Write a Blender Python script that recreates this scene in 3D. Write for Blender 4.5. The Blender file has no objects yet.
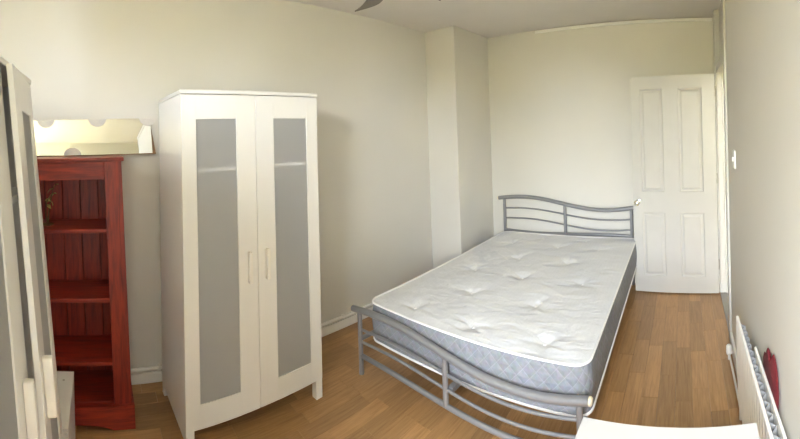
import bpy, bmesh, math, random
from mathutils import Vector, Matrix
random.seed(7)
PI = math.pi
scene = bpy.context.scene
COL = scene.collection

# ------------------------------------------------------------------ camera (swept phone panorama = cylindrical lens)
F, YAWPX, ROLL, V0, EYE = 373.787, 684.032, 0.034, 132.809, 1.549
W_PX, H_PX = 800.0, 439.0
cam = bpy.data.cameras.new('camera')
cam.type = 'PANO'
cam.panorama_type = 'CENTRAL_CYLINDRICAL'
cam.central_cylindrical_radius = 1.0
cam.central_cylindrical_range_u_min = -(W_PX / 2) / F
cam.central_cylindrical_range_u_max = (W_PX / 2) / F
cam.central_cylindrical_range_v_min = (V0 - H_PX) / F
cam.central_cylindrical_range_v_max = V0 / F
cam.clip_start = 0.02
camo = bpy.data.objects.new('camera', cam)
COL.objects.link(camo)
_a = (W_PX / 2 - YAWPX) / F
_f = Vector((math.sin(_a), math.cos(_a), 0)); _r0 = Vector((math.cos(_a), -math.sin(_a), 0)); _u0 = Vector((0, 0, 1))
_r = _r0 * math.cos(ROLL) - _u0 * math.sin(ROLL)
_u = _r0 * math.sin(ROLL) + _u0 * math.cos(ROLL)
_m = Matrix((_r, _u, -_f)).transposed().to_4x4()
_m.translation = Vector((0, 0, EYE))
camo.matrix_world = _m
scene.camera = camo

# ------------------------------------------------------------------ world, daylight, exposure
world = bpy.data.worlds.new('world'); scene.world = world; world.use_nodes = True
_bg = world.node_tree.nodes['Background']
SKY = 92.0
_bg.inputs[0].default_value = (0.83, 0.905, 1.0, 1); _bg.inputs[1].default_value = SKY      # even bright overcast sky
WIN_X0, WIN_X1, WIN_Z0, WIN_Z1, WALL_N = -0.40, 0.297, 0.95, 2.46, -1.10
_l = bpy.data.lights.new('window_portal', 'AREA'); _l.shape = 'RECTANGLE'                    # portal: guides sky sampling through the window
_l.size = WIN_X1 - WIN_X0; _l.size_y = WIN_Z1 - WIN_Z0
_l.cycles.is_portal = True
_lo = bpy.data.objects.new('window_portal', _l); COL.objects.link(_lo)
_lo.location = ((WIN_X0 + WIN_X1) / 2, WALL_N - 0.055, (WIN_Z0 + WIN_Z1) / 2)
_lo.rotation_euler = (PI / 2, 0, 0)
_s = bpy.data.lights.new('sun', 'SUN'); _s.energy = 190.0; _s.angle = 0.01; _s.color = (1.0, 0.95, 0.85)
_so = bpy.data.objects.new('sun', _s); COL.objects.link(_so)
_so.rotation_euler = (math.radians(-40), 0, 0)     # shines down towards -Y, from behind the house
scene.view_settings.view_transform = 'Standard'
scene.view_settings.look = 'None'
scene.view_settings.gamma = 1.0
scene.view_settings.use_curve_mapping = False
scene.view_settings.exposure = 0.0
scene.cycles.max_bounces = 12
scene.cycles.diffuse_bounces = 8
scene.cycles.transmission_bounces = 10

# ------------------------------------------------------------------ materials
def new_mat(name):
    m = bpy.data.materials.new(name); m.use_nodes = True
    nt = m.node_tree; b = nt.nodes['Principled BSDF']
    return m, nt, b
def N(nt, typ, **kw):
    n = nt.nodes.new(typ)
    for k, v in kw.items(): setattr(n, k, v)
    return n
def plain(name, col, rough=0.5, metal=0.0, bump=0.0, bscale=60, var=0.0, vscale=3.0, spec=0.5, coat=0.0):
    m, nt, b = new_mat(name)
    b.inputs['Roughness'].default_value = rough; b.inputs['Metallic'].default_value = metal
    b.inputs['Specular IOR Level'].default_value = spec
    b.inputs['Coat Weight'].default_value = coat
    tc = N(nt, 'ShaderNodeTexCoord')
    nz = N(nt, 'ShaderNodeTexNoise'); nz.inputs['Scale'].default_value = vscale; nz.inputs['Detail'].default_value = 4
    nt.links.new(tc.outputs['Object'], nz.inputs['Vector'])
    rp = N(nt, 'ShaderNodeValToRGB')
    rp.color_ramp.elements[0].position = 0.3; rp.color_ramp.elements[1].position = 0.7
    rp.color_ramp.elements[0].color = (*[c * (1 - var) for c in col], 1)
    rp.color_ramp.elements[1].color = (*[min(1, c * (1 + var * 0.6)) for c in col], 1)
    nt.links.new(nz.outputs['Fac'], rp.inputs['Fac']); nt.links.new(rp.outputs['Color'], b.inputs['Base Color'])
    if bump:
        n2 = N(nt, 'ShaderNodeTexNoise'); n2.inputs['Scale'].default_value = bscale; n2.inputs['Detail'].default_value = 5
        nt.links.new(tc.outputs['Object'], n2.inputs['Vector'])
        bp = N(nt, 'ShaderNodeBump'); bp.inputs['Strength'].default_value = bump; bp.inputs['Distance'].default_value = 0.01
        nt.links.new(n2.outputs['Fac'], bp.inputs['Height']); nt.links.new(bp.outputs['Normal'], b.inputs['Normal'])
    return m
def wood(name, dark, light, stretch, rough=0.35, objrand=0.0, scale=9.0, bump=0.08):
    """grain stretched along one axis; optional tone per object"""
    m, nt, b = new_mat(name)
    b.inputs['Roughness'].default_value = rough
    tc = N(nt, 'ShaderNodeTexCoord'); mp = N(nt, 'ShaderNodeMapping'); mp.inputs['Scale'].default_value = stretch
    oi = N(nt, 'ShaderNodeObjectInfo')
    mul = N(nt, 'ShaderNodeMath', operation='MULTIPLY'); mul.inputs[1].default_value = 37.0
    nt.links.new(oi.outputs['Random'], mul.inputs[0])
    ad = N(nt, 'ShaderNodeVectorMath', operation='ADD')
    nt.links.new(tc.outputs['Object'], ad.inputs[0]); nt.links.new(mul.outputs[0], ad.inputs[1])
    nt.links.new(ad.outputs[0], mp.inputs['Vector'])
    nz = N(nt, 'ShaderNodeTexNoise'); nz.inputs['Scale'].default_value = scale; nz.inputs['Detail'].default_value = 8
    nz.inputs['Roughness'].default_value = 0.65; nz.inputs['Distortion'].default_value = 0.6
    nt.links.new(mp.outputs[0], nz.inputs['Vector'])
    rp = N(nt, 'ShaderNodeValToRGB')
    rp.color_ramp.elements[0].position = 0.28; rp.color_ramp.elements[1].position = 0.72
    rp.color_ramp.elements[0].color = (*dark, 1); rp.color_ramp.elements[1].color = (*light, 1)
    nt.links.new(nz.outputs['Fac'], rp.inputs['Fac'])
    out = rp.outputs['Color']
    if objrand:
        hs = N(nt, 'ShaderNodeHueSaturation')
        mr = N(nt, 'ShaderNodeMapRange'); mr.inputs['To Min'].default_value = 1 - objrand; mr.inputs['To Max'].default_value = 1 + objrand
        nt.links.new(oi.outputs['Random'], mr.inputs['Value']); nt.links.new(mr.outputs[0], hs.inputs['Value'])
        nt.links.new(out, hs.inputs['Color']); out = hs.outputs['Color']
    nt.links.new(out, b.inputs['Base Color'])
    bp = N(nt, 'ShaderNodeBump'); bp.inputs['Strength'].default_value = bump; bp.inputs['Distance'].default_value = 0.004
    nt.links.new(nz.outputs['Fac'], bp.inputs['Height']); nt.links.new(bp.outputs['Normal'], b.inputs['Normal'])
    return m

M = {}
M['wall'] = plain('wall_paint', (0.685, 0.662, 0.605), 0.6, bump=0.06, bscale=45, var=0.03, vscale=1.3, spec=0.25)
M['ceil'] = plain('ceiling_paint', (0.72, 0.69, 0.655), 0.9, bump=0.05, bscale=60, var=0.02, spec=0.1)
M['gloss'] = plain('white_gloss_paint', (0.59, 0.575, 0.53), 0.35, bump=0.03, bscale=30, var=0.03, vscale=6)
M['melamine'] = plain('white_melamine', (0.80, 0.785, 0.745), 0.3, var=0.015, vscale=2, bump=0.02, bscale=25)
M['carcass'] = plain('white_carcass', (0.82, 0.81, 0.80), 0.28, var=0.02, vscale=3)
M['highlight'] = plain('painted_highlight', (0.92, 0.91, 0.88), 0.5, var=0.01)  # brighter white, stands in for light on the shelf edge
M['handle'] = plain('cream_handle', (0.84, 0.80, 0.73), 0.4, var=0.02)
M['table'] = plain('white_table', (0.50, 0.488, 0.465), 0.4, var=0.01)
M['silver'] = plain('silver_paint', (0.31, 0.31, 0.315), 0.36, metal=0.55, var=0.04, vscale=8)
M['cap'] = plain('cream_cap', (0.75, 0.66, 0.48), 0.5, var=0.05)
M['slat'] = wood('slat_wood', (0.45, 0.30, 0.16), (0.6, 0.42, 0.25), (1, 12, 12))
M['plank'] = wood('laminate_oak', (0.275, 0.143, 0.055), (0.45, 0.262, 0.113), (26, 1.6, 26), 0.30, 0.20, 3.2, 0.02)
M['lawn'] = plain('lawn_green', (0.235, 0.21, 0.095), 0.9, var=0.3, vscale=0.6)
M['hedge'] = plain('hedge_green', (0.20, 0.18, 0.075), 0.9, bump=0.6, bscale=3, var=0.35, vscale=1.2)
M['subfloor'] = plain('floor_underlay', (0.16, 0.09, 0.04), 0.7, var=0.1)
M['red'] = wood('red_stained_pine', (0.09, 0.006, 0.004), (0.38, 0.036, 0.013), (14, 14, 1.2), 0.42, 0.10, 3.5, 0.10)
M['redh'] = wood('red_stained_pine_across', (0.09, 0.006, 0.004), (0.38, 0.036, 0.013), (14, 1.2, 14), 0.42, 0.10, 3.5, 0.10)
M['brown'] = wood('bare_brown_wood', (0.20, 0.11, 0.05), (0.36, 0.21, 0.10), (12, 12, 1), 0.5)
M['etched'] = plain('etched_dot', (0.66, 0.63, 0.58), 0.8, var=0.04, vscale=20)
M['fan'] = plain('fan_blade', (0.16, 0.14, 0.12), 0.5, var=0.08)
M['chrome'] = plain('chrome', (0.75, 0.74, 0.70), 0.12, metal=1.0, var=0.03)
M['plastic'] = plain('white_plastic', (0.85, 0.84, 0.80), 0.35, var=0.02)
M['fin'] = plain('grey_fin', (0.36, 0.36, 0.36), 0.5, var=0.12, vscale=14)
M['radiator'] = plain('radiator_enamel', (0.82, 0.79, 0.72), 0.35, var=0.02)
M['redcloth'] = plain('red_cloth', (0.15, 0.005, 0.010), 0.85, bump=0.35, bscale=180, var=0.25, vscale=14)
M['dark'] = plain('joint_shade', (0.02, 0.02, 0.02), 0.8, var=0.1)  # near-black, for the shade in the bookcase's plank joints
M['gold'] = plain('gold_leaf', (0.42, 0.34, 0.10), 0.45, metal=0.3, var=0.35, vscale=40)
M['twig'] = plain('twig_bark', (0.12, 0.08, 0.03), 0.8, var=0.3, vscale=30)
M['grey_strip'] = plain('grey_threshold', (0.30, 0.29, 0.28), 0.45, var=0.05)
M['frame_pvc'] = plain('window_pvc', (0.85, 0.85, 0.84), 0.35, var=0.01)
M['hinge'] = plain('hinge_metal', (0.50, 0.47, 0.42), 0.4, metal=0.7, var=0.15, vscale=30)

def mirror_mat():
    m, nt, b = new_mat('mirror_silver')
    b.inputs['Metallic'].default_value = 1; b.inputs['Roughness'].default_value = 0.015
    b.inputs['Base Color'].default_value = (0.93, 0.94, 0.91, 1)
    return m
M['mirror'] = mirror_mat()
def frosted():
    m, nt, b = new_mat('frosted_glass')
    nt.nodes.remove(b)
    tl = N(nt, 'ShaderNodeBsdfTranslucent'); tl.inputs[0].default_value = (0.86, 0.86, 0.85, 1)
    df = N(nt, 'ShaderNodeBsdfDiffuse'); df.inputs[0].default_value = (0.78, 0.78, 0.78, 1)
    tr = N(nt, 'ShaderNodeBsdfTransparent'); tr.inputs[0].default_value = (0.9, 0.91, 0.91, 1)
    gl = N(nt, 'ShaderNodeBsdfGlossy'); gl.inputs['Roughness'].default_value = 0.35
    m1 = N(nt, 'ShaderNodeMixShader'); m1.inputs[0].default_value = 0.30
    nz = N(nt, 'ShaderNodeTexNoise'); nz.inputs['Scale'].default_value = 500
    mr = N(nt, 'ShaderNodeMapRange'); mr.inputs['To Min'].default_value = 0.36; mr.inputs['To Max'].default_value = 0.48
    nt.links.new(nz.outputs['Fac'], mr.inputs['Value']); nt.links.new(mr.outputs[0], m1.inputs[0])
    m2 = N(nt, 'ShaderNodeMixShader'); m2.inputs[0].default_value = 0.36
    m3 = N(nt, 'ShaderNodeMixShader'); m3.inputs[0].default_value = 0.05
    nt.links.new(tl.outputs[0], m1.inputs[1]); nt.links.new(df.outputs[0], m1.inputs[2])
    nt.links.new(m1.outputs[0], m2.inputs[1]); nt.links.new(tr.outputs[0], m2.inputs[2])
    nt.links.new(m2.outputs[0], m3.inputs[1]); nt.links.new(gl.outputs[0], m3.inputs[2])
    nt.links.new(m3.outputs[0], nt.nodes['Material Output'].inputs[0])
    return m
M['frosted'] = frosted()
def window_glass():
    m, nt, b = new_mat('window_glass')
    for n in list(nt.nodes):
        if n.type == 'BSDF_PRINCIPLED': nt.nodes.remove(n)
    t = N(nt, 'ShaderNodeBsdfTransparent'); g = N(nt, 'ShaderNodeBsdfGlossy'); g.inputs['Roughness'].default_value = 0.02
    mx = N(nt, 'ShaderNodeMixShader'); mx.inputs[0].default_value = 0.02
    nt.links.new(t.outputs[0], mx.inputs[1]); nt.links.new(g.outputs[0], mx.inputs[2])
    nt.links.new(mx.outputs[0], nt.nodes['Material Output'].inputs[0])
    return m
M['glass'] = window_glass()
def ticking():
    m, nt, b = new_mat('mattress_ticking')
    b.inputs['Roughness'].default_value = 0.75
    b.inputs['Sheen Weight'].default_value = 0.15
    tc = N(nt, 'ShaderNodeTexCoord')
    nz = N(nt, 'ShaderNodeTexNoise'); nz.inputs['Scale'].default_value = 5; nz.inputs['Detail'].default_value = 5
    nt.links.new(tc.outputs['Object'], nz.inputs['Vector'])
    rp = N(nt, 'ShaderNodeValToRGB'); rp.color_ramp.elements[0].color = (0.62, 0.625, 0.635, 1); rp.color_ramp.elements[1].color = (0.70, 0.705, 0.71, 1)
    nt.links.new(nz.outputs['Fac'], rp.inputs['Fac'])
    # narrow woven stripes along the length
    wv = N(nt, 'ShaderNodeTexWave'); wv.bands_direction = 'X'; wv.inputs['Scale'].default_value = 12; wv.inputs['Distortion'].default_value = 0.2
    nt.links.new(tc.outputs['Object'], wv.inputs['Vector'])
    mx = N(nt, 'ShaderNodeMix', data_type='RGBA'); mx.inputs[0].default_value = 0.5
    mx.blend_type = 'MULTIPLY'; mx.inputs[0].default_value = 0.02
    nt.links.new(rp.outputs['Color'], mx.inputs[6]); nt.links.new(wv.outputs['Color'], mx.inputs[7])
    nt.links.new(mx.outputs[2], b.inputs['Base Color'])
    n2 = N(nt, 'ShaderNodeTexNoise'); n2.inputs['Scale'].default_value = 9; n2.inputs['Detail'].default_value = 6; n2.inputs['Distortion'].default_value = 1.2
    mp = N(nt, 'ShaderNodeMapping'); mp.inputs['Scale'].default_value = (1, 2.2, 1)
    nt.links.new(tc.outputs['Object'], mp.inputs['Vector']); nt.links.new(mp.outputs[0], n2.inputs['Vector'])
    bp = N(nt, 'ShaderNodeBump'); bp.inputs['Strength'].default_value = 0.5; bp.inputs['Distance'].default_value = 0.018
    nt.links.new(n2.outputs['Fac'], bp.inputs['Height']); nt.links.new(bp.outputs['Normal'], b.inputs['Normal'])
    return m
M['ticking'] = ticking()
def quilted():
    m, nt, b = new_mat('mattress_border')
    b.inputs['Roughness'].default_value = 0.7
    tc = N(nt, 'ShaderNodeTexCoord')
    sep = N(nt, 'ShaderNodeSeparateXYZ'); nt.links.new(tc.outputs['Object'], sep.inputs[0])
    s = N(nt, 'ShaderNodeMath', operation='ADD'); nt.links.new(sep.outputs[0], s.inputs[0]); nt.links.new(sep.outputs[1], s.inputs[1])
    def tri(op):
        a = N(nt, 'ShaderNodeMath', operation=op); nt.links.new(s.outputs[0], a.inputs[0]); nt.links.new(sep.outputs[2], a.inputs[1])
        q = N(nt, 'ShaderNodeMath', operation='MULTIPLY'); q.inputs[1].default_value = 45.0; nt.links.new(a.outputs[0], q.inputs[0])
        sn = N(nt, 'ShaderNodeMath', operation='SINE'); nt.links.new(q.outputs[0], sn.inputs[0])
        ab = N(nt, 'ShaderNodeMath', operation='ABSOLUTE'); nt.links.new(sn.outputs[0], ab.inputs[0])
        return ab
    p1, p2 = tri('ADD'), tri('SUBTRACT')
    mn = N(nt, 'ShaderNodeMath', operation='MINIMUM'); nt.links.new(p1.outputs[0], mn.inputs[0]); nt.links.new(p2.outputs[0], mn.inputs[1])
    rp = N(nt, 'ShaderNodeValToRGB'); rp.color_ramp.elements[0].position = 0.02; rp.color_ramp.elements[1].position = 0.16
    rp.color_ramp.elements[0].color = (0.25, 0.265, 0.30, 1); rp.color_ramp.elements[1].color = (0.195, 0.21, 0.24, 1)
    nt.links.new(mn.outputs[0], rp.inputs['Fac'])
    nz = N(nt, 'ShaderNodeTexNoise'); nz.inputs['Scale'].default_value = 40; nz.inputs['Detail'].default_value = 4
    nt.links.new(tc.outputs['Object'], nz.inputs['Vector'])
    mx = N(nt, 'ShaderNodeMix', data_type='RGBA'); mx.blend_type = 'OVERLAY'; mx.inputs[0].default_value = 0.35
    nt.links.new(rp.outputs['Color'], mx.inputs[6]); nt.links.new(nz.outputs['Color'], mx.inputs[7])
    hs = N(nt, 'ShaderNodeHueSaturation'); hs.inputs['Saturation'].default_value = 0.55; nt.links.new(mx.outputs[2], hs.inputs['Color'])
    nt.links.new(hs.outputs['Color'], b.inputs['Base Color'])
    bp = N(nt, 'ShaderNodeBump'); bp.inputs['Strength'].default_value = 0.5; bp.inputs['Distance'].default_value = 0.006
    nt.links.new(mn.outputs[0], bp.inputs['Height']); nt.links.new(bp.outputs['Normal'], b.inputs['Normal'])
    return m
M['border'] = quilted()
M['piping'] = plain('mattress_piping', (0.80, 0.79, 0.77), 0.7, var=0.02)

# ------------------------------------------------------------------ mesh helpers
def BM(): return bmesh.new()
def bx(bm, x0, x1, y0, y1, z0, z1, bev=0.0, seg=1):
    t = bmesh.new()
    bmesh.ops.create_cube(t, size=1)
    for v in t.verts:
        v.co = Vector((x0 + (v.co.x + .5) * (x1 - x0), y0 + (v.co.y + .5) * (y1 - y0), z0 + (v.co.z + .5) * (z1 - z0)))
    if bev: bmesh.ops.bevel(t, geom=t.edges[:], offset=bev, segments=seg, affect='EDGES', profile=0.5)
    me = bpy.data.meshes.new('tmp'); t.to_mesh(me); t.free(); bm.from_mesh(me); bpy.data.meshes.remove(me)
    return bm
def B(*a, **k): return bx(BM(), *a, **k)
def tube(bm, pts, r, n=12, cap=True, closed=False):
    pts = [Vector(p) for p in pts]; rings = []; prev = None; k = len(pts)
    for i, p in enumerate(pts):
        if closed: d = (pts[(i + 1) % k] - pts[i - 1]).normalized()
        else: d = (pts[min(i + 1, k - 1)] - pts[max(i - 1, 0)]).normalized()
        if prev is None:
            a = Vector((0, 0, 1)) if abs(d.z) < .9 else Vector((1, 0, 0))
            u = d.cross(a).normalized()
        else:
            u = (prev - d * prev.dot(d)).normalized()
        prev = u; w = d.cross(u)
        rr = r[i] if isinstance(r, (list, tuple)) else r
        rings.append([bm.verts.new(p + (u * math.cos(2 * PI * j / n) + w * math.sin(2 * PI * j / n)) * rr) for j in range(n)])
    m = len(rings)
    for i in range(m if closed else m - 1):
        a, c = rings[i], rings[(i + 1) % m]
        for j in range(n): bm.faces.new((a[j], a[(j + 1) % n], c[(j + 1) % n], c[j]))
    if cap and not closed:
        bm.faces.new(rings[0][::-1]); bm.faces.new(rings[-1])
    return bm
def lathe(bm, prof, axis='Z', n=24, at=(0, 0, 0)):
    rings = []
    for r, h in prof:
        ring = []
        for j in range(n):
            a = 2 * PI * j / n; q = (r * math.cos(a), r * math.sin(a), h)
            if axis == 'X': q = (q[2], q[0], q[1])
            if axis == 'Y': q = (q[1], q[2], q[0])
            ring.append(bm.verts.new(Vector(q) + Vector(at)))
        rings.append(ring)
    for a, c in zip(rings, rings[1:]):
        for j in range(n): bm.faces.new((a[j], a[(j + 1) % n], c[(j + 1) % n], c[j]))
    bm.faces.new(rings[0][::-1]); bm.faces.new(rings[-1])
    return bm
def prism(bm, poly, axis, a0, a1):
    """extrude a 2-D outline along axis between a0 and a1"""
    def P(q, a):
        if axis == 'X': return (a, q[0], q[1])
        if axis == 'Y': return (q[0], a, q[1])
        return (q[0], q[1], a)
    lo = [bm.verts.new(P(q, a0)) for q in poly]; hi = [bm.verts.new(P(q, a1)) for q in poly]
    n = len(poly); bm.faces.new(lo[::-1]); bm.faces.new(hi)
    for i in range(n): bm.faces.new((lo[i], lo[(i + 1) % n], hi[(i + 1) % n], hi[i]))
    return bm
def finish(name, bm, mat, parent=None, smooth=False, loc=None):
    bmesh.ops.recalc_face_normals(bm, faces=bm.faces[:])
    me = bpy.data.meshes.new(name); bm.to_mesh(me); bm.free()
    me.materials.append(mat)
    if smooth:
        for p in me.polygons: p.use_smooth = True
        try: me.set_sharp_from_angle(angle=math.radians(40))
        except Exception: pass
    o = bpy.data.objects.new(name, me); COL.objects.link(o)
    if parent is not None: o.parent = parent
    if loc is not None: o.location = loc
    return o
def again(o, parent, loc=(0, 0, 0), rot=(0, 0, 0)):
    c = o.copy(); COL.objects.link(c); c.parent = parent; c.location = loc; c.rotation_euler = rot
    return c
def thing(name, label, cat, loc=(0, 0, 0), rot=(0, 0, 0), group=None):
    o = bpy.data.objects.new(name, None); COL.objects.link(o)
    o.empty_display_size = 0.1; o.location = loc; o.rotation_euler = rot
    return tag(o, label, cat, group)
def tag(o, label, cat, group=None):
    o['label'] = label; o['category'] = cat
    if group: o['group'] = group
    return o
def struct(name, bm, mat, label, cat, smooth=False):
    o = finish(name, bm, mat, None, smooth); o['kind'] = 'structure'; o['label'] = label; o['category'] = cat
    return o

# ------------------------------------------------------------------ room shell
XL, XR, YB, YN, ZC = -2.418, 0.303, 3.612, WALL_N, 2.566
PX, PY = XL + 0.363, YB - 0.652          # boxed-in corner pillar
T = 0.14
DY0, DY1, DZ = 2.64, 3.38, 2.02           # doorway in the right wall
# floor slab with individual laminate staves
floor = struct('floor', B(XL - T, XR + 1.2, YN - T, YB + T, -0.12, -0.008), M['subfloor'], 'warm oak laminate floor across the whole room', 'floor')
SW = (XR - XL - 0.004) / 28.0
stave = {}
for L in (0.36, 0.43, 0.50):
    t = finish('plank', B(-SW / 2 + .0004, SW / 2 - .0004, 0.0004, L - .0004, -0.008, 0, bev=.0006), M['plank'])
    stave[L] = t.data; bpy.data.objects.remove(t)
def cut_stave(L):
    t = finish('plank', B(-SW / 2 + .0004, SW / 2 - .0004, 0.0004, L - .0004, -0.008, 0, bev=.0006), M['plank'])
    me = t.data; bpy.data.objects.remove(t); return me
for i in range(28):
    y = YN; first = True
    xc = XL + .002 + SW * (i + .5)
    while y < YB - .02:
        L = random.choice((0.36, 0.43, 0.50))
        me = None
        if first: L = random.uniform(.12, .5); me = cut_stave(L); first = False
        if y + L > YB - .08: L = YB - y - .001; me = cut_stave(L)
        o = bpy.data.objects.new('plank', me or stave[L]); COL.objects.link(o); o.parent = floor
        o.location = (xc, y, -random.random() * .0003)
        y += L

struct('ceiling', B(XL - T, XR + 1.2, YN - T, YB + T, ZC, ZC + .1), M['ceil'], 'plain matt off-white ceiling', 'ceiling')
struct('wall_left', B(XL - T, XL, YN - T, YB + T, 0, ZC), M['wall'], 'long cream wall behind the wardrobe and the red bookcase', 'wall')
struct('wall_back', B(XL, XR + 1.2, YB, YB + T, 0, ZC), M['wall'], 'cream end wall behind the bed headboard and open door', 'wall')
struct('wall_pillar', B(XL, PX, PY, YB, 0, ZC, bev=.004), M['wall'], 'boxed-in corner pillar between the left wall and the bed head', 'wall')
bm = BM(); bx(bm, XR, XR + T, YN, DY0, 0, ZC); bx(bm, XR, XR + T, DY1, YB, 0, ZC)
struct('wall_right', bm, M['wall'], 'cream wall with radiator, light switch and doorway', 'wall')
bm = BM()
bx(bm, XL, WIN_X0, YN - .05, YN, 0, ZC); bx(bm, WIN_X1, XR + T, YN - .05, YN, 0, ZC)
bx(bm, WIN_X0, WIN_X1, YN - .05, YN, 0, WIN_Z0); bx(bm, WIN_X0, WIN_X1, YN - .05, YN, WIN_Z1, ZC)
struct('wall_near', bm, M['wall'], 'wall with the window behind the camera', 'wall')
# passage outside the doorway
struct('ground', B(-40, 40, -60, YN - 1.5, -3.1, -3.0), M['lawn'], 'sunlit lawn outside the window', 'lawn')
bm = BM()  # unseen hedge added outside, its height set to cut off the low sky
for k in range(33):
    x_ = -32 + 2 * k; h_ = 3.2 + .7 * math.sin(k * 1.7) + .4 * math.sin(k * 3.1)
    lathe(bm, [(.5, -3.0), (1.25, -2.2), (1.5, -.2), (1.3, h_ - 1.0), (.7, h_ - .2), (.05, h_)], 'Z', 12, (x_, -17 + .6 * math.sin(k * 2.3), 0))
struct('sky_screen_hedge', bm, M['hedge'], 'unseen tall hedge added outside the window to screen off the low sky', 'hedge', True)
struct('wall_passage', B(XR + 1.1, XR + 1.2, YN, YB, 0, ZC), M['wall'], 'passage wall outside the doorway', 'wall')

# window behind the camera
w = thing('window_1', 'white framed window behind the camera', 'window', ((WIN_X0 + WIN_X1) / 2, YN - .028, WIN_Z0)); w['kind'] = 'structure'
hw, hh = (WIN_X1 - WIN_X0) / 2, WIN_Z1 - WIN_Z0
bm = BM()
bx(bm, -hw, -hw + .025, -.018, .018, 0, hh); bx(bm, hw - .025, hw, -.018, .018, 0, hh)
bx(bm, -hw + .025, hw - .025, -.018, .018, 0, .03); bx(bm, -hw + .025, hw - .025, -.018, .018, hh - .03, hh); bx(bm, -hw + .025, hw - .025, -.018, .018, .80, .84)
finish('window_frame', bm, M['frame_pvc'], w)
finish('pane', B(-hw + .025, hw - .025, -.003, .003, .03, .80), M['glass'], w)
finish('pane', B(-hw + .025, hw - .025, -.003, .003, .84, hh - .03), M['glass'], w)
finish('window_sill', B(-hw - .03, hw, .03, .16, -.03, 0, bev=.006), M['gloss'], w)

# skirtings
def skirt(name, x0, x1, y0, y1, h, label):
    return struct(name, B(x0, x1, y0, y1, 0, h, bev=.004, seg=2), M['plastic'], label, 'baseboard')
skirt('baseboard_left', XL, XL + .016, YN, PY, .066, 'white skirting board along the left wall below the heating pipe')
skirt('baseboard_pillar', XL + .016, PX + .014, PY - .014, PY, .066, 'white skirting board around the corner pillar')
skirt('baseboard_back', PX, XR, YB - .014, YB, .066, 'white skirting board along the wall behind the bed')
skirt('baseboard_right', XR - .020, XR, YN, DY0 - .07, .085, 'white skirting board along the right wall under the radiator')

# heating pipe above left skirting
p = thing('heating_pipe', 'thin white heating pipe running above the left skirting board', 'pipe', (XL, 0, .094))
finish('pipe_run', tube(BM(), [(.016, YN + .01, 0), (.016, 1.0, 0), (.016, PY - .02, 0)], .0115, 10), M['plastic'], p, True)
for yy in (-.1, .36, 1.1, 1.80, 2.5):
    finish('pipe_clip', B(0, .03, yy - .012, yy + .012, -.013, .016, bev=.004), M['plastic'], p)

# cable trunking along ceiling line of the back wall
tag(finish('cable_trunking', B(-1.48, XR - .01, YB - .025, YB, ZC - .036, ZC - .008, bev=.005, seg=2), M['plastic']), 'thin white cable trunking where the back wall meets the ceiling', 'trunking')

# ------------------------------------------------------------------ doorway frame, overpanel and open door
d = thing('trim_1', 'white full height door frame with solid panel above the door', 'door frame', (XR, DY0, 0)); d['kind'] = 'structure'
wd = DY1 - DY0
finish('architrave', B(-.016, 0.0, -.055, .012, 0, ZC - .001, bev=.004, seg=2), M['gloss'], d)
finish('architrave', B(-.016, 0.0, wd - .012, wd + .055, 0, ZC - .001, bev=.004, seg=2), M['gloss'], d)
finish('jamb', B(.0, T, 0, .028, 0, ZC - .001), M['gloss'], d)
finish('jamb', B(.0, T, wd - .028, wd, 0, ZC - .001), M['gloss'], d)
finish('door_stop', B(.045, .075, wd - .045, wd - .028, 0, DZ - .02), M['gloss'], d)
finish('door_stop', B(.045, .075, .028, .045, 0, DZ - .02), M['gloss'], d)
finish('transom', B(-.008, T, .028, wd - .028, DZ - .02, DZ + .045, bev=.004), M['gloss'], d)
finish('overpanel', B(.03, .05, .028, wd - .028, DZ + .045, ZC - .001), M['gloss'], d)
finish('strike_plate', B(.012, .040, .0279, .0295, .78, .90), M['chrome'], d)
finish('threshold', B(-.01, T + .01, .028, wd - .028, 0, .007, bev=.002), M['grey_strip'], d)

# the door: local x from hinge (0) to free edge (-w), local y thickness (front faces -y)
DW, DH, DT = 0.772, 1.981, 0.036
door = thing('door_1', 'white four panel door with a chrome knob standing open against the bed head', 'door', (XR - .022, 3.335, .010), (0, 0, -0.110)); door['kind'] = 'structure'
cols = [(-.685, -.475), (-.335, -.118)]     # panel columns
rows = [(.150, .735), (.925, 1.865)]
xs = [-DW, cols[0][0], cols[0][1], cols[1][0], cols[1][1], 0]; zs = [0, rows[0][0], rows[0][1], rows[1][0], rows[1][1], DH]
finish('stile', B(xs[0], xs[1], 0, DT, 0, DH), M['gloss'], door)
finish('stile', B(xs[4], xs[5], 0, DT, 0, DH), M['gloss'], door)
for a, b_ in ((0, 1), (2, 3), (4, 5)): finish('rail', B(xs[1], xs[4], 0, DT, zs[a], zs[b_]), M['gloss'], door)
for r0, r1 in rows:
    finish('mullion', B(xs[2], xs[3], 0, DT, r0, r1), M['gloss'], door)
    for c0, c1 in cols:
        bm = BM()
        # moulded panel: slope in, flat groove, raised field
        def ring(i, y): return [bm.verts.new((c0 + i, y, r0 + i)), bm.verts.new((c1 - i, y, r0 + i)), bm.verts.new((c1 - i, y, r1 - i)), bm.verts.new((c0 + i, y, r1 - i))]
        rs = [ring(0, 0.0), ring(.008, .009), ring(.018, .010), ring(.036, .002)]
        for ra, rb in zip(rs, rs[1:]):
            for j in range(4): bm.faces.new((ra[j], ra[(j + 1) % 4], rb[(j + 1) % 4], rb[j]))
        bm.faces.new(rs[-1])
        bk = ring(0, DT - .008)
        for j in range(4): bm.faces.new((bk[j], bk[(j + 1) % 4], rs[0][(j + 1) % 4], rs[0][j]))
        bm.faces.new(bk[::-1])
        finish('door_panel', bm, M['gloss'], door)
kn = finish('knob', lathe(BM(), [(.006, -.004), (.010, -.018), (.011, -.028), (.022, -.034), (.027, -.046), (.024, -.060), (.012, -.066), (.001, -.067)], 'Y', 20), M['chrome'], door, True, loc=(-.728, 0, .830))
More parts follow.
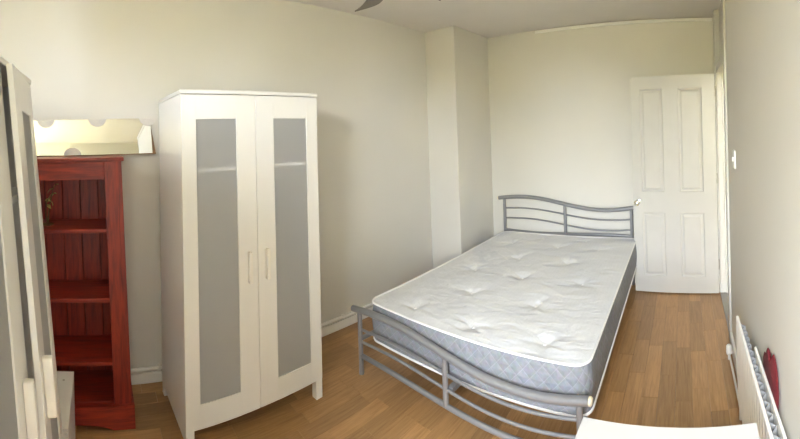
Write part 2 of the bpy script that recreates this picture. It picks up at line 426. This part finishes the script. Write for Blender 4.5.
finish('knob_rose', lathe(BM(), [(.026, 0), (.026, -.004), (.018, -.007)], 'Y', 20), M['chrome'], kn, True)
for z in (.22, 1.00, 1.78):
    h_ = finish('hinge', tube(BM(), [(.006, -.004, z), (.006, -.004, z + .09)], .006, 8), M['hinge'], door, True)
    finish('hinge_leaf', B(.002, .0035, 0, DT - .004, z, z + .09), M['hinge'], h_)

# ------------------------------------------------------------------ wardrobes
def wardrobe(name, label, loc, rot, ajar=0.0, rear_trim=0.0, mats=M, wide=.81, rack=0.0):
    """local: x width 0..0.81, y depth 0 (front) ..0.5, z up; two doors with frosted panels, four square legs"""
    Wd, Dp, Ht, FT = wide, .50, 1.80, .018
    t = thing(name, label, 'wardrobe', loc, rot, 'white wardrobes with frosted doors')
    me = mats['melamine']; ca = mats['carcass']
    finish('side_panel', B(0, .018, FT, Dp, .055, Ht - .02, bev=.0015), ca, t)
    finish('side_panel', B(Wd - .018, Wd, FT, Dp, .055, Ht - .02, bev=.0015), ca, t)
    finish('top_panel', B(-.006, Wd + .006, -.004, Dp, Ht - .02, Ht, bev=.002), me, t)
    finish('bottom_panel', B(.018, Wd - .018, FT + .004, Dp - .01, .115, .133), ca, t)
    finish('back_panel', B(.018, Wd - .018, Dp - .008, Dp - .003, .115, Ht - .02), ca, t)
    finish('shelf', B(.085, Wd - .085, .0105, Dp - .01, 1.382, 1.402), ca, t)
    finish('shelf_highlight', B(.092, Wd / 2 - .118, .0068, .0104, 1.384, 1.400), mats['highlight'], t)  # extra-white strip in the pane; paints the light caught on the shelf edge
    finish('shelf_highlight', B(Wd / 2 + .118, Wd - .092, .0068, .0104, 1.384, 1.400), mats['highlight'], t)
    finish('hanging_rail', tube(BM(), [(.018, .27, 1.33), (Wd - .018, .27, 1.33)], .012, 10), mats['silver'], t, True)
    for x0 in (0.0, Wd - .045):
        finish('leg', B(x0, x0 + .045, .002, .045, 0, .125, bev=.0015), me, t)
        finish('leg', B(x0, x0 + .045, Dp - .045, Dp - .002, rear_trim, .125, bev=.0015), ca, t)
    dw = Wd / 2 - .0015; z0, z1 = .112, Ht - .024
    for side in (0, 1):
        # hinge at outer edge; mesh in hinge-local coordinates
        hx = 0.0 if side == 0 else Wd
        s = 1 if side == 0 else -1
        piv = bpy.data.objects.new('door', None)
        ang = ajar if side == 1 else 0.0
        def sx(a, b_): return (a, b_) if s == 1 else (-b_, -a)
        so, si = (.078, .112)   # outer and inner stile widths
        gx0, gx1 = so, dw - si
        gz0, gz1 = .230, 1.652
        bm = BM()
        bx(bm, *sx(0, gx0), 0, FT, z0, z1, bev=.0012); bx(bm, *sx(gx1, dw), 0, FT, z0, z1, bev=.0012)
        bx(bm, *sx(gx0, gx1), 0.0004, FT, z0, gz0); bx(bm, *sx(gx0, gx1), 0.0004, FT, gz1, z1)
        dr = finish('door', bm, me, t, loc=(hx, 0, 0)); dr.rotation_euler = (0, 0, ang)
        finish('frosted_pane', B(*sx(gx0, gx1), .006, .010, gz0, gz1), mats['frosted'], dr)
        hb = BM(); c = dw - .052
        a0, a1 = sx(c - .011, c + .011)
        bx(hb, a0, a1, -.030, .0, .785, .950, bev=.006, seg=2)
        finish('handle', hb, mats['handle'], dr, True)
    if rack:                       # flat-pack carcass slightly out of square
        for o_ in t.children_recursive:
            for v_ in o_.data.vertices: v_.co.x += rack * (v_.co.z - .9)
    return t
wardrobe('wardrobe', 'white two door wardrobe with closed frosted glass doors standing along the left wall', (-1.812, .408, 0), (0, 0, PI / 2 + .058), wide=.828, rack=.014)
LEAN = -.075
wardrobe('wardrobe', 'white wardrobe at the left edge of the photo, seen edge-on with one door ajar', (-.595, -.141, 0), (LEAN, 0, math.radians(178.3)), ajar=.085, rear_trim=.037)

# ------------------------------------------------------------------ red bookcase
bk = thing('bookcase', 'tall red stained pine bookcase with four open bays against the left wall', 'bookcase', (-2.06, .158, 0))
# local: x from 0 (front) to -0.34 (back), y from 0 (right end) to -0.72 (left end)
BD, BW, BH = .326, .72, 1.463
rm, rh = M['red'], M['redh']
finish('side_panel', B(-BD, -.02, -.022, 0, .0, BH - .022), rm, bk)
finish('side_panel', B(-BD, -.02, -BW, -BW + .022, .0, BH - .022), rm, bk)
finish('stile', B(-.02, 0, -.095, .002, .10, BH - .022, bev=.002), rm, bk)
finish('stile', B(-.02, 0, -BW - .002, -BW + .095, .10, BH - .022, bev=.002), rm, bk)
finish('top_rail', B(-.02, -.0005, -BW + .095, -.095, 1.342, BH - .022, bev=.001), rh, bk)
finish('top_board', B(-BD, .018, -BW - .015, .015, BH - .022, BH, bev=.004, seg=2), rh, bk)
for z in (1.045, .665, .320, .105):
    finish('shelf', B(-BD + .02, -.021, -BW + .022, -.022, z - .0, z + .022, bev=.002), rh, bk)
# plinth with a scalloped lower edge
pl = [(.014, .0), (.014, .125), (-BW - .014, .125), (-BW - .014, 0), (-BW + .10, 0)]
for k in range(1, 12):
    u = k / 12.0; y_ = -BW + .10 + (BW - .20) * u
    pl.append((y_, .030 * (min(1, 5 * min(u, 1 - u))) ** .8))
pl += [(-.10, 0)]
finish('plinth', prism(BM(), pl, 'X', -.004, .018), rh, bk)
finish('plinth_side', B(-BD, -.004, 0, .014, 0, .125, bev=.002), rm, bk)
n = 6; pw = (BW - .044) / n
for k in range(n):
    y1 = -.022 - k * pw
    finish('back_plank', B(-BD + .004, -BD + .016, y1 - pw + .001, y1 - .001, .10, BH - .022, bev=.0035), rm, bk)

finish('joint_shade_sheet', B(-BD, -BD + .0035, -BW + .022, -.022, .09, BH - .022), M['dark'], bk)  # added near-black sheet; paints the shade in the gaps between planks
for o_ in bk.children:            # the old case has racked a little towards the near wall
    for v_ in o_.data.vertices: v_.co.y -= .020 * v_.co.z

# sprig ornament standing on the bookcase's top shelf
sp = thing('sprig_ornament', 'dried twig ornament with small gold leaves on the top bookcase shelf', 'ornament', (-2.20, -.30, 1.068))
finish('stem', tube(BM(), [(0, 0, 0), (.004, .008, .08), (.012, .022, .15), (.016, .040, .22)], [.004, .004, .003, .0015], 8), M['twig'], sp, True)
finish('stem', tube(BM(), [(0, 0, 0), (.01, -.01, .07), (.02, -.004, .13), (.03, .018, .17)], [.004, .004, .003, .0015], 8), M['twig'], sp, True)
finish('foot', lathe(BM(), [(.035, 0), (.035, .006), (.012, .012), (.006, .02)], 'Z', 16), M['twig'], sp, True)
def leaf(L, wd_):
    bm = BM(); rows_ = []
    for i in range(6):
        u = i / 5.0; ww = wd_ * math.sin(PI * min(.97, u * .92 + .06)); zc = .18 * L * math.sin(PI * u)
        rows_.append([bm.verts.new((u * L, -ww, zc)), bm.verts.new((u * L, 0, zc + .003)), bm.verts.new((u * L, ww, zc)), bm.verts.new((u * L, 0, zc - .0015))])
    for a, b_ in zip(rows_, rows_[1:]):
        for j in range(4): bm.faces.new((a[j], a[(j + 1) % 4], b_[(j + 1) % 4], b_[j]))
    bm.faces.new(rows_[0]); bm.faces.new(rows_[-1][::-1])
    return bm
lf = finish('leaf', leaf(.045, .010), M['gold'], sp, True, loc=(.016, .040, .22)); lf.rotation_euler = (.3, -.5, .9)
for lo, ro in (((.016, .038, .215), (.8, .6, -1.0)), ((.012, .024, .155), (-.5, -.9, 1.8)), ((.012, .022, .15), (.4, .3, -2.0)), ((.03, .018, .17), (0.2, -.4, 1.4)),
               ((.03, .018, .168), (1.2, .5, .2)), ((.02, -.004, .13), (.3, -.6, 2.6)), ((.018, 0, .12), (.6, .4, .7)), ((.024, .008, .15), (-.4, .8, 1.1))):
    again(lf, sp, lo, ro)

# mirror leaning on top of the bookcase
TH = math.radians(10.5)
mi = thing('leaning_mirror', 'long frameless mirror with etched dots leaning on the wall above the red bookcase', 'mirror', (-2.344, .0, 1.4665), (0, -TH, .075))
MH, MY0, MY1 = .232, -.52, .354
finish('mirror_glass', B(-.004, 0, MY0, MY1, .003, MH), M['mirror'], mi)
finish('back_board', B(-.016, -.004, MY0 + .004, MY1 - .004, .0, MH - .004), M['brown'], mi)
def dot(cy, cz, r=.056):
    pts = []
    for k in range(40):
        a = 2 * PI * k / 40; pts.append((cy + r * math.cos(a), min(MH - .001, max(.004, cz + r * math.sin(a)))))
    q = [pts[0]]
    for s_ in pts[1:]:
        if (Vector(s_) - Vector(q[-1])).length > 1e-5: q.append(s_)
    return prism(BM(), q, 'X', 0, .0006)
for cy, cz in ((-.32, .238), (.008, .238), (.335, .238), (-.155, -.004), (.172, -.025)):
    if cz < -.02: continue
    finish('etched_dot', dot(cy, cz), M['etched'], mi)
bm = BM(); prism(bm, [(MY1 - .03, .001), (MY1 + .026, .001), (MY1 + .004, MH - .05), (MY1 - .03, MH - .05)], 'X', -.030, -.0162)
finish('wedge_support', bm, M['brown'], mi)

# small chest of drawers beside the near wardrobe
ch = thing('drawer_chest', 'small white drawer chest in front of the red bookcase', 'drawers', (-1.50, -.14, 0))
# local: x 0..-0.37, y 0 (front)..-0.40
CW, CD, CH = .37, .40, .42
finish('top_panel', B(-CW, 0, -CD, .0, CH - .016, CH, bev=.0015), M['melamine'], ch)
finish('side_panel', B(-CW, -CW + .016, -CD, -.018, 0, CH - .016), M['melamine'], ch)
finish('side_panel', B(-.016, 0, -CD, -.018, 0, CH - .016), M['melamine'], ch)
finish('back_panel', B(-CW + .016, -.016, -CD, -CD + .006, .04, CH - .016), M['melamine'], ch)
for k in range(3):
    z = .045 + k * .119
    dr = finish('drawer', B(-CW + .002, -.002, -.018, 0, z, z + .116, bev=.002), M['melamine'], ch)
finish('kickboard', B(-CW + .016, -.016, -.03, -.018, 0, .043), M['melamine'], ch)
finish('screw_cap', lathe(BM(), [(.006, CH), (.006, CH + .0012), (.004, CH + .0016)], 'Z', 10, (-.30, -.045, 0)), M['hinge'], ch, True)

# ------------------------------------------------------------------ bed frame
BX0, BX1F, BX1H, FY, HY, MIDX = -1.941, -.436, -.492, 1.537, 3.545, -1.196
bed = thing('bed_frame', 'silver tubular metal double bed frame with wavy head and foot rails', 'bed', ((BX0 + BX1F) / 2, (FY + HY) / 2, 0))
ox, oy = (BX0 + BX1F) / 2, (FY + HY) / 2
def wave(u, amp=1.0):   # u 0..1 left to right : hump then dip
    return amp * (.044 * math.sin(2 * PI * (u * .93 + .035)) )
def wave_pts(x0, x1, y, zl, zr, amp, n=28):
    return [(x0 + (x1 - x0) * k / n - ox, y - oy, zl + (zr - zl) * k / n + wave(k / n, amp)) for k in range(n + 1)]
def rail(x0, x1, y, zl, zr, amp, r, name='rail'):
    return finish(name, tube(BM(), wave_pts(x0, x1, y, zl, zr, amp), r, 12), M['silver'], bed, True)
def post(x, y, z0, z1, r, name='post'):
    return finish(name, tube(BM(), [(x - ox, y - oy, z0), (x - ox, y - oy, z1)], r, 12), M['silver'], bed, True)
def endcap(x, y, z, s, r):
    return finish('end_cap', lathe(BM(), [(r, 0), (r, .010 * s), (r * .7, .016 * s)], 'X', 14, (x - ox, y - oy, z)), M['cap'], bed, True)
# foot end
LPX, RPX = -1.875, -.480
fz = lambda x: .392 + (.372 - .392) * (x - BX0) / (BX1F - BX0) + wave((x - BX0) / (BX1F - BX0), 1.0)
rail(BX0, BX1F, FY, .392, .372, 1.0, .0205, 'top_rail')
endcap(BX0, FY, fz(BX0), -1, .0195); endcap(BX1F, FY, fz(BX1F), 1, .0195)
post(LPX, FY, .010, fz(LPX) - .006, .0155); post(RPX, FY, .010, fz(RPX) - .006, .0155); post(MIDX, FY, .115, fz(MIDX) - .006, .0155)
for zz in (.283, .203):
    rail(LPX, RPX, FY, zz, zz - .004, .62, .0085, 'slim_rail')
rail(LPX, RPX, FY, .117, .112, .35, .0145, 'bottom_rail')
for x in (LPX, RPX): finish('foot_cap', tube(BM(), [(x - ox, FY - oy, 0), (x - ox, FY - oy, .016)],   .0170, 12), M['silver'], bed, True)
# head end
hz = lambda x: .800 + (.768 - .800) * (x - BX0) / (BX1H - BX0) + wave((x - BX0) / (BX1H - BX0), 1.0)
rail(BX0, BX1H, HY, .800, .768, 1.0, .0205, 'top_rail')
endcap(BX0, HY, hz(BX0), -1, .0195)
RHX = -.525
post(LPX, HY, .010, hz(LPX) - .006, .0165); post(RHX, HY, .010, hz(RHX) - .006, .0165); post(MIDX, HY, .465, hz(MIDX) - .006, .0165)
rail(LPX, RHX, HY, .700, .650, .62, .0085, 'slim_rail'); rail(LPX, RHX, HY, .593, .548, .62, .0085, 'slim_rail')
rail(LPX, RHX, HY, .478, .478, -.25, .0155, 'bottom_rail')
# side rails, slats and centre beam
for x0, x1 in ((LPX, LPX), (RPX, RHX)):
    finish('side_rail', tube(BM(), [(x0 - ox, FY - oy, .225), (x1 - ox, HY - oy, .225)], .0150, 10), M['silver'], bed, True)
finish('centre_beam', B(-1.19 - ox, -1.16 - ox, FY + .016 - oy, HY - oy - .01, .185, .213), M['silver'], bed)
sl = finish('slat', B(LPX + .01 - ox, -.535 - ox, -.035, .035, .214, .228, bev=.003), M['slat'], bed, loc=(0, FY + .14 - oy, 0))
for k in range(1, 13): again(sl, bed, (0, FY + .14 + k * .145 - oy, 0))
for yy in (FY + .7, FY + 1.4): finish('centre_leg', tube(BM(), [(-1.175 - ox, yy - oy, 0), (-1.175 - ox, yy - oy, .186)], .014, 10), M['silver'], bed, True)

# ------------------------------------------------------------------ mattress
mx0, mx1, my0, my1, mzb, mzt = -1.845, -.462, 1.585, 3.505, .232, .470
ma = thing('mattress', 'white tufted double mattress with grey quilted sides on the metal bed', 'mattress', ((mx0 + mx1) / 2, (my0 + my1) / 2, mzb), (0, 0, .012))
MWX, MLY, MT = (mx1 - mx0), (my1 - my0), mzt - mzb
tufts = []
for y_, xs_ in ((1.72, (-1.56, -1.14, -.72)), (2.08, (-1.375, -.915)), (2.45, (-1.57, -1.17, -.72)), (2.81, (-1.36, -.93)), (3.17, (-1.60, -1.14, -.76)), (3.38, (-1.36, -.93))):
    for x_ in xs_: tufts.append((x_ - (mx0 + mx1) / 2, y_ - (my0 + my1) / 2))
def outline(inset, cr, n=8):
    hx_, hy_ = MWX / 2 - inset, MLY / 2 - inset; pts = []
    for cx_, cy_, a0 in ((hx_ - cr, hy_ - cr, 0), (-hx_ + cr, hy_ - cr, PI / 2), (-hx_ + cr, -hy_ + cr, PI), (hx_ - cr, -hy_ + cr, 1.5 * PI)):
        for k in range(n + 1):
            a = a0 + PI / 2 * k / n; pts.append((cx_ + cr * math.cos(a), cy_ + cr * math.sin(a)))
    out = []
    for i, q in enumerate(pts):          # subdivide the straight runs
        nx_ = pts[(i + 1) % len(pts)]; L_ = math.hypot(nx_[0] - q[0], nx_[1] - q[1]); k_ = max(1, int(L_ / .05))
        for j in range(k_): out.append((q[0] + (nx_[0] - q[0]) * j / k_, q[1] + (nx_[1] - q[1]) * j / k_))
    return out
from mathutils import noise
def top_h(x, y):
    ex = min(MWX / 2 - abs(x), MLY / 2 - abs(y))
    z = .012 * min(1.0, max(0, ex) / .10) ** .6
    for tx_, ty_ in tufts:
        d2 = (x - tx_) ** 2 + (y - ty_) ** 2
        z -= .016 * math.exp(-d2 / (2 * .030 ** 2)) + .009 * math.exp(-d2 / (2 * .085 ** 2))
        if d2 < .04 and d2 > 1e-5:      # radiating puckers
            a = math.atan2(y - ty_, x - tx_); dd = math.sqrt(d2)
            z += .0034 * math.sin(a * 5 + tx_ * 9 + ty_ * 5 + 1.5 * math.sin(a * 2 + ty_ * 7)) * math.exp(-((dd - .07) / .05) ** 2)
    z += .004 * noise.noise(Vector((x * 7, y * 9, 3))) + .003 * noise.noise(Vector((x * 16 + 4, y * 28, 1))) * min(1, max(0, ex) / .08)
    return z
# top sheet: grid mapped to a rounded rectangle
bm = BM(); NX, NY = 100, 140; CR = .075; g = []
for j in range(NY + 1):
    rw = []
    for i in range(NX + 1):
        x = (i / NX * 2 - 1) * (MWX / 2); y = (j / NY * 2 - 1) * (MLY / 2)
        ax, ay = MWX / 2 - abs(x), MLY / 2 - abs(y)
        if ax < CR and ay < CR:          # pull the corner square onto the quarter circle
            u, v = (CR - ax) / CR, (CR - ay) / CR
            if u > 0 or v > 0:
                mxuv = max(u, v); ln = math.hypot(u, v); k_ = mxuv / ln
                x = math.copysign(MWX / 2 - CR + CR * u * k_, x); y = math.copysign(MLY / 2 - CR + CR * v * k_, y)
        rw.append(bm.verts.new((x, y, MT + top_h(x, y))))
    g.append(rw)
for j in range(NY):
    for i in range(NX): bm.faces.new((g[j][i], g[j][i + 1], g[j + 1][i + 1], g[j + 1][i]))
finish('top_panel', bm, M['ticking'], ma, True)
bm = BM(); rings = []
for k in range(9):
    u = k / 8; ins = -.010 * math.sin(PI * u) + .004
    rings.append([bm.verts.new((x, y, MT * u)) for x, y in outline(ins, CR)])
for a, b_ in zip(rings, rings[1:]):
    for j in range(len(a)): bm.faces.new((a[j], a[(j + 1) % len(a)], b_[(j + 1) % len(a)], b_[j]))
bm.faces.new(rings[0][::-1])
finish('side_border', bm, M['border'], ma, True)
finish('piping', tube(BM(), [(x, y, MT + .001) for x, y in outline(.001, CR)], .0062, 8, closed=True), M['piping'], ma, True)
finish('piping', tube(BM(), [(x, y, .004) for x, y in outline(.001, CR)], .0062, 8, closed=True), M['piping'], ma, True)
tb = finish('tuft_button', lathe(BM(), [(.007, 0), (.010, .003), (.007, .006), (.001, .007)], 'Z', 10), M['piping'], ma, True, loc=(*tufts[0], MT + top_h(*tufts[0])))
for q in tufts[1:]: again(tb, ma, (q[0], q[1], MT + top_h(*q)))

# ------------------------------------------------------------------ white table in the foreground
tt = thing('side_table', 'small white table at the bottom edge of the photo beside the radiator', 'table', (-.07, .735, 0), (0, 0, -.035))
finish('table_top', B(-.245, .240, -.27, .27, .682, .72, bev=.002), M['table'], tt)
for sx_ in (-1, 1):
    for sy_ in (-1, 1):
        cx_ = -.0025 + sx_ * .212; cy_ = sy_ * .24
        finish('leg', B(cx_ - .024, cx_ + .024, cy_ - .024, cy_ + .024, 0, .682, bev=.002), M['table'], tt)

# ------------------------------------------------------------------ radiator
rd = thing('radiator', 'white ribbed panel radiator with grey convector fins on the right wall', 'radiator', (XR, 0, 0))
RY0, RY1, RZ0, RZ1 = .55, 1.83, .15, .585
xf = -.066
bm = BM()
# pressed front panel: vertical flutes
prof = []; nfl = 26; pitch = (RY1 - RY0) / nfl
for k in range(nfl):
    y_ = RY0 + k * pitch
    prof += [(xf, y_), (xf, y_ + pitch * .62), (xf + .010, y_ + pitch * .72), (xf + .010, y_ + pitch * .9)]
prof += [(xf, RY1)]
poly = prof + [(xf + .012, RY1), (xf + .012, RY0)]
finish('front_panel', prism(BM(), poly, 'Z', RZ0 + .012, RZ1 - .012), M['radiator'], rd)
finish('top_seam', B(xf - .001, xf + .012, RY0, RY1, RZ1 - .014, RZ1, bev=.004, seg=2), M['radiator'], rd)
finish('bottom_seam', B(xf - .001, xf + .012, RY0, RY1, RZ0, RZ0 + .014, bev=.004, seg=2), M['radiator'], rd)
finish('back_panel', B(-.026, -.015, RY0, 1.56, RZ0, RZ1, bev=.004, seg=2), M['radiator'], rd)
bm = BM(); zz = []; nf = 48
for k in range(nf + 1):
    y_ = RY0 + .02 + (RY1 - .06 - RY0) * k / nf
    zz.append(((-.053, -.030)[k % 2], y_))
pts2 = zz + [(x + .0016, y + .0005) for x, y in reversed(zz)]
finish('convector_fins', prism(BM(), pts2, 'Z', RZ0 + .03, RZ1 - .022), M['fin'], rd)
for yy in (.75, 1.45):
    finish('bracket', B(-.015, -.001, yy - .015, yy + .015, .25, .50), M['radiator'], rd)
finish('tail_pipe', tube(BM(), [(-.045, RY1, .19), (-.045, RY1 + .05, .19), (-.045, RY1 + .065, .16), (-.045, RY1 + .065, .0)], .0075, 10), M['radiator'], rd, True)

# pipe boss low on the right skirting
vv = thing('pipe_valve', 'small white pipe valve on the skirting between the radiator and the doorway', 'valve', (XR - .045, 2.40, 0))
finish('valve_body', lathe(BM(), [(.008, 0), (.008, .03), (.016, .036), (.019, .05), (.019, .085), (.014, .095), (.004, .098)], 'Z', 16), M['plastic'], vv, True)
finish('elbow', tube(BM(), [(0, 0, .045), (.012, 0, .045), (.024, 0, .045)], .009, 10), M['plastic'], vv, True)
finish('feed_pipe', tube(BM(), [(0, -.004, .045), (.002, -.25, .042), (.002, -.475, .040)], .006, 8), M['plastic'], vv, True)

# red glove tucked behind the radiator: cuff down, fingers up, outline in (y, z)
gl = [(1.400, .56), (1.405, .62), (1.402, .655), (1.385, .685), (1.350, .700), (1.330, .715), (1.318, .742), (1.302, .752), (1.285, .745), (1.272, .728), (1.258, .722),
      (1.240, .735), (1.222, .765), (1.202, .785), (1.185, .780), (1.165, .765), (1.148, .742), (1.135, .705), (1.130, .660), (1.138, .610), (1.150, .56)]
bm = BM(); cy_, cz_ = 1.325, .61
layers = [(-.004, .80), (-.009, .87), (-.014, .80)]
rs = []
for xo, sc in layers: rs.append([bm.verts.new((XR + xo, cy_ + (y - cy_) * sc, cz_ + (z - cz_) * sc)) for y, z in [(y_ + .055, z_ - .008 - .03) for y_, z_ in gl]])
for a, b_ in zip(rs, rs[1:]):
    for j in range(len(gl)): bm.faces.new((a[j], a[(j + 1) % len(gl)], b_[(j + 1) % len(gl)], b_[j]))
bm.faces.new(rs[0]); bm.faces.new(rs[-1][::-1])
tag(finish('cloth_mitt', bm, M['redcloth'], None, True), 'dark red fabric mitt tucked between the radiator and the wall', 'mitt')

# light switch
sw = thing('light_switch', 'white light switch plate on the right wall near the doorway', 'switch', (XR, 2.24, 1.33))
finish('plate', B(-.010, 0, -.044, .044, -.055, .055, bev=.003, seg=2), M['plastic'], sw)
finish('rocker', B(-.019, -.010, -.008, .008, -.014, .014, bev=.002), M['plastic'], sw)
for z in (-.036, .036): finish('screw', lathe(BM(), [(.004, -.0115), (.004, -.0095)], 'X', 10, (0, 0, z)), M['hinge'], sw)

# ------------------------------------------------------------------ ceiling fan (blade tips reach into the frame)
fan = thing('ceiling_fan', 'dark bladed ceiling fan whose blade tips show at the top of the photo', 'ceiling fan', (-1.168, 1.12, ZC))
zf = 2.205 - ZC
finish('canopy', lathe(BM(), [(.06, -.001), (.058, -.03), (.02, -.05)], 'Z', 20), M['fan'], fan, True)
finish('rod', tube(BM(), [(0, 0, -.04), (0, 0, zf + .05)], .012, 10), M['fan'], fan, True)
finish('motor_housing', lathe(BM(), [(.03, zf + .07), (.075, zf + .05), (.085, zf + .02), (.08, zf + .008), (.05, zf + .004)], 'Z', 24), M['fan'], fan, True)
def blade():
    """swept leaf blade: centre line bends from the hub out to a pointed tip"""
    bm = BM(); rr = []
    P0, P1, P2 = Vector((-.040, .048)), Vector((-.145, .172)), Vector((-.352, .164))
    for i in range(17):
        u = i / 16
        c = P0 * (1 - u) ** 2 + P1 * 2 * u * (1 - u) + P2 * u * u
        d_ = (P1 - P0) * 2 * (1 - u) + (P2 - P1) * 2 * u; d_.normalize(); n_ = Vector((-d_.y, d_.x))
        wd_ = (.016 + .016 * math.sin(PI * u)) * (1 - max(0, (u - .55) / .45) ** 1.6) + .0015
        q, w_, tz = c + n_ * wd_, c - n_ * wd_, .12 * wd_
        rr.append([bm.verts.new((q.x, q.y, tz + .002)), bm.verts.new((w_.x, w_.y, -tz + .002)), bm.verts.new((w_.x, w_.y, -tz - .003)), bm.verts.new((q.x, q.y, tz - .003))])
    for a, b_ in zip(rr, rr[1:]):
        for j in range(4): bm.faces.new((a[j], a[(j + 1) % 4], b_[(j + 1) % 4], b_[j]))
    bm.faces.new(rr[0][::-1]); bm.faces.new(rr[-1])
    return bm
bl = finish('blade', blade(), M['fan'], fan, True, loc=(0, 0, zf)); bl.rotation_euler = (0, 0, 0)
for k in range(1, 5): again(bl, fan, (0, 0, zf), (0, 0, math.radians(-72 * k)))
